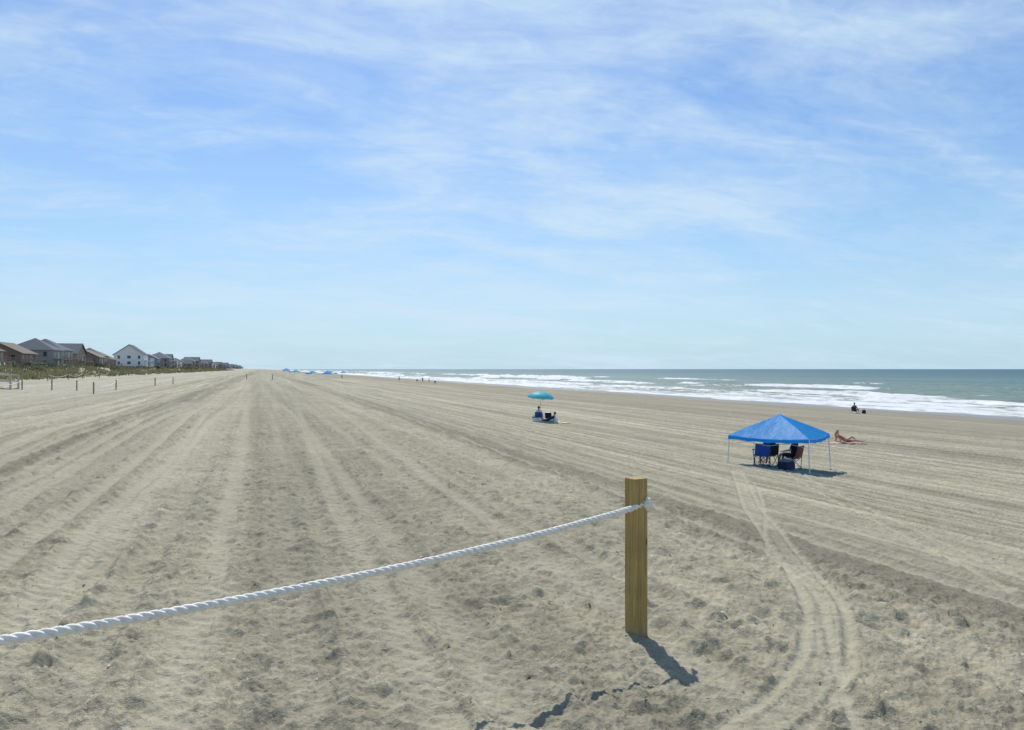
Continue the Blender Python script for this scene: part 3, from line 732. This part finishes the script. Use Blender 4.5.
    for f in range(fl):
        zb=z0+2.75*f
        dk.box(hx+.1,hx+2.8,-hy,hy,zb-.22,zb-.02)
        for i in range(int(W/1.6)+1):
            y=-hy+i*W/int(W/1.6); dk.box(hx+2.68,hx+2.78,y-.05,y+.05,zb-.02,zb+1.0)
        dk.box(hx+2.65,hx+2.8,-hy,hy,zb+1.002,zb+1.06); dk.box(hx+2.7,hx+2.75,-hy,hy,zb+.5,zb+.55)
        dk.box(hx+.1,hx+2.64,-hy-.03,-hy+.03,zb+1.002,zb+1.06); dk.box(hx+.1,hx+2.64,-hy-.02,-hy+.02,zb+.5,zb+.55)
    for i in range(4):
        y=-hy+.2+i*(W-.4)/3
        for x in (-hx+.3,0,hx-.3,hx+2.6): dk.box(x-.13,x+.13,y-.13,y+.13,-1.5,z0-.23 if x<hx else z0+2.75*(fl-1)-.23)
    for i in range(10):
        zc=z0*(1-(i+1)/11); dk.box(hx+2.82+i*.32,hx+3.12+i*.32,-.6,.6,zc,zc+.06)
    def tomesh(mb,nm):
        me=bpy.data.meshes.new(nm); me.from_pydata(mb.v,[],mb.f); me.update(); return me
    out=dict(walls=wl,roof=rf,windows=wn,window_frames=fr,deck=dk)
    out={k_:tomesh(v_,k_) for k_,v_ in out.items()}
    protos[key]=out; return out
def house(x,y,W,Dp,fl,roof,stilt,sid,rfm,dormer=False,rot=0,sc=.92):
    e=empty('beach_house',(x,y,prof(x).item()-.2),rot); e.scale=(sc,sc,sc)
    ms=house_meshes(W,Dp,fl,roof,stilt,dormer)
    for k_,me in ms.items():
        o=bpy.data.objects.new(k_,me); COL.objects.link(o); o.parent=e
        mat={'walls':SID[sid],'roof':ROOF[rfm],'windows':glass,'window_frames':M_white if sid in (2,) else SID[0],'deck':M_wood if sid!=2 else M_white}[k_]
        if len(me.materials)==0: me.materials.append(mat)
        o.material_slots[0].link='OBJECT'; o.material_slots[0].material=mat
house(-68,184,15,13,2,'hip',.4,3,0)
house(-65,203,14,12,1,'hip',2.6,0,0)
house(-71,214,15,14,2,'hip',.6,0,0)
house(-66,234,15,12,1,'side',2.6,3,0)
house(-64,254,13,13,2,'hip',1.2,1,2)
house(-66,274,16,13,2,'hip',1.7,1,2)
house(-66,296,15,12,2,'gable',1.0,0,2)
house(-63,318,13,11,1,'side',2.8,3,1)
house(-66,338,14,12,2,'hip',.8,3,0)
house(-67,362,14,12,1,'hip',2.4,0,0)
house(-60,398,13,13,2,'side',2.0,2,2,'steep',sc=1.0)
house(-66,430,12,11,2,'gable',1.6,1,1)
yy=452; kx=0
cfg=[(14,12,1,'hip',2.2,3,0),(16,12,2,'side',1.8,4,1),(12,11,1,'gable',2.4,0,2),(18,13,2,'hip',1.8,1,1),(14,12,2,'gable',2.2,3,2),(13,12,2,'side',2.0,2,1),(15,12,2,'hip',1.2,0,2)]
while yy<2300:
    c_=cfg[kx%7]; house(-62+random.uniform(-4,4),yy,*c_,sc=random.uniform(.85,1.02)); yy+=random.uniform(17,26)*(1+(yy-452)/1400); kx+=1

# ------------------------------------------------------------ wooden dune walkway
e=empty('wooden_boardwalk'); mb=MB(); xs=np.linspace(-18,-55,80); w0=66.
def bz(x): return gz(-18,w0)+.05+ (min(1.,(-18-x)/14))*1.75
for a,b_ in zip(xs[:-1],xs[1:]):
    za=bz((a+b_)/2); mb.box(b_+.03,a-.03,w0-.9,w0+.9,za-.05,za)
for i,x in enumerate(xs):
    if i%5==0:
        for y in (w0-.95,w0+.95): mb.box(x-.06,x+.06,y-.06,y+.06,bz(x)-2,bz(x)+1.0)
for y in (w0-.95,w0+.95):
    for hz_ in (.55,1.02):
        for a,b_ in zip(xs[:-1:5],xs[5::5]): mb.tube([(a,y,bz(a)+hz_),(b_,y,bz(b_)+hz_)],.05,4)
mb.build('planks_and_rails',simple('pale_planks',(.46,.43,.36),.85,.2,5),e)

# ------------------------------------------------------------ dune grass and shrubs
G=19000; s0=58*np.exp(rng.random(G)*2.5); u0=-rng.uniform(23,60,G)-rng.exponential(1,G)
dens=samp(TB,u0/30+.2,s0/60); keep=(dens>-.15)|(rng.random(G)<.12); u0=u0[keep]; s0=s0[keep]; g0=low(u0,s0)
nb=7; n=len(u0)*nb
uu_=np.repeat(u0,nb)+rng.normal(0,.22,n); ss_=np.repeat(s0,nb)+rng.normal(0,.22,n); zg=np.repeat(g0,nb)-.05
ht=rng.uniform(.35,.85,n); an=rng.uniform(0,6.283,n); le=rng.uniform(.1,.45,n)*ht; wd=rng.uniform(.02,.05,n)*(1+np.repeat(s0,nb)/120)
dx,dy=np.cos(an),np.sin(an)
v0=np.stack([uu_-dy*wd,ss_+dx*wd,zg],1); v1=np.stack([uu_+dy*wd,ss_-dx*wd,zg],1)
v2=np.stack([uu_+dx*le*.4+dy*wd*.7,ss_+dy*le*.4-dx*wd*.7,zg+ht*.6],1); v3=np.stack([uu_+dx*le*.4-dy*wd*.7,ss_+dy*le*.4+dx*wd*.7,zg+ht*.6],1)
v4=np.stack([uu_+dx*le,ss_+dy*le,zg+ht],1)
V=np.stack([v0,v1,v2,v3,v4],1).reshape(-1,3); o=np.arange(n)*5
F=[tuple(x) for x in np.stack([o,o+1,o+2,o+3],1).tolist()]+[tuple(x) for x in np.stack([o+3,o+2,o+4],1).tolist()]
me=bpy.data.meshes.new('dune_grass'); me.from_pydata(V.tolist(),[],F)
gm=cloth('dune_grass_blades',(.23,.22,.11),.3,.35); me.materials.append(gm)
o=bpy.data.objects.new('dune_grass',me); COL.objects.link(o)
S_=1500; s1=60*np.exp(rng.random(S_)*2.6); u1=-rng.uniform(32,58,S_); kp=samp(TB,u1/45+.6,s1/50)>-.05; s1=s1[kp]; u1=u1[kp]; g1=low(u1,s1)
per=110; n=len(u1)*per; R1=np.repeat(rng.uniform(.5,1.2,len(u1)),per)
dr=rng.normal(size=(n,3)); dr/=np.linalg.norm(dr,axis=1)[:,None]; rr=rng.random(n)**.4
P=np.stack([np.repeat(u1,per),np.repeat(s1,per),np.repeat(g1,per)],1)+dr*(R1*rr)[:,None]*np.array([1.3,1.3,.75])+np.array([0,0,.3])
t1=rng.normal(size=(n,3)); t1/=np.linalg.norm(t1,axis=1)[:,None]; t2=np.cross(t1,rng.normal(size=(n,3))); t2/=np.linalg.norm(t2,axis=1)[:,None]
sz=(rng.uniform(.07,.16,n)*(1+np.repeat(s1,per)/300))[:,None]
V=np.stack([P-t1*sz,P+t2*sz*.5,P+t1*sz,P-t2*sz*.5],1).reshape(-1,3); o=np.arange(n)*4
me=bpy.data.meshes.new('dune_shrubs'); me.from_pydata(V.tolist(),[],np.stack([o,o+1,o+2,o+3],1).tolist())
me.materials.append(cloth('shrub_leaves',(.095,.10,.05),.3,.45))
o=bpy.data.objects.new('dune_shrubs',me); COL.objects.link(o)

# ------------------------------------------------------------ light, sky
SUN=Vector((.125*.62,.992*.62,.79)).normalized(); el=math.asin(SUN.z); az=math.atan2(SUN.x,SUN.y)
sd=bpy.data.lights.new('sun','SUN'); sd.energy=4.2; sd.angle=math.radians(.53); sd.color=(1,.955,.87)
so=bpy.data.objects.new('sun',sd); COL.objects.link(so); so.rotation_euler=SUN.to_track_quat('Z','Y').to_euler(); so.location=(0,0,60)
w=bpy.data.worlds.new('World'); scene.world=w; w.use_nodes=True; nt=w.node_tree; bg=nt.nodes['Background']
sky=nt.nodes.new('ShaderNodeTexSky'); sky.sky_type='NISHITA'; sky.sun_disc=False; sky.sun_elevation=el; sky.sun_rotation=az; sky.air_density=1.0; sky.dust_density=.5; sky.ozone_density=1.5
dirv=nt.nodes.new('ShaderNodeTexCoord').outputs['Generated']
sp=nt.nodes.new('ShaderNodeSeparateXYZ'); L(nt,dirv,sp.inputs[0])
zc=math_(nt,'MAXIMUM',sp.outputs[2],0.0); zz_=math_(nt,'ADD',zc,.18)
cb=nt.nodes.new('ShaderNodeCombineXYZ'); L(nt,math_(nt,'DIVIDE',sp.outputs[0],zz_),cb.inputs[0]); L(nt,math_(nt,'DIVIDE',sp.outputs[1],zz_),cb.inputs[1]); pv=cb.outputs[0]
pr=mapping(nt,pv,(1,1,1),(0,0,math.radians(4)))
wis=noise(nt,mapping(nt,pr,(.8,1.5,1),loc=(.9,.55,0)),1.9,9,.56,.7)
big=noise(nt,mapping(nt,pr,(.7,.9,1),loc=(3.1,1.7,0)),.9,3,.5,.3)
fine=noise(nt,mapping(nt,pr,(1.3,2.0,1),loc=(1,2,0)),7,8,.60,.8)
dt=nt.nodes.new('ShaderNodeVectorMath'); dt.operation='DOT_PRODUCT'; L(nt,dirv,dt.inputs[0]); dt.inputs[1].default_value=Vector((.19,.905,.37)).normalized()
lobe=ramp(nt,dt.outputs['Value'],[(.80,0.0),(.94,.5),(1.,1.0)])
cl=math_(nt,'ADD',math_(nt,'MULTIPLY',wis,.76),math_(nt,'MULTIPLY',fine,.24))
cl=math_(nt,'ADD',cl,math_(nt,'MULTIPLY',math_(nt,'SUBTRACT',big,.5),.40))
cl=math_(nt,'ADD',cl,math_(nt,'MULTIPLY',lobe,.12))
cm=ramp(nt,cl,[(.43,0.0),(.54,.24),(.62,.50),(.71,.80),(.85,.92)])
hs=nt.nodes.new('ShaderNodeHueSaturation'); hs.inputs['Saturation'].default_value=1.2; hs.inputs['Value'].default_value=1.0; L(nt,sky.outputs[0],hs.inputs['Color'])
tint=mixc(nt,1.0,hs.outputs[0],(.92,1.08,1.30),'MULTIPLY')
hz=ramp(nt,zc,[(0.0,.88),(.10,.62),(.28,.25),(.5,0.05)])
c1=mixc(nt,hz,tint,(4.9,7.0,8.6))
c2=mixc(nt,cm,c1,(6.3,7.9,9.4))
L(nt,c2,bg.inputs['Color']); bg.inputs['Strength'].default_value=.1

# ------------------------------------------------------------ camera
cd=bpy.data.cameras.new('camera'); cd.lens=26.0; cd.sensor_width=36; cd.clip_start=.05; cd.clip_end=60000
c=bpy.data.objects.new('camera',cd); COL.objects.link(c); c.location=(0,0,CAMZ); c.rotation_euler=(math.radians(90.31),0,-math.atan2(SY,CY)); scene.camera=c
scene.view_settings.view_transform='Standard'; scene.view_settings.look='None'; scene.view_settings.exposure=0
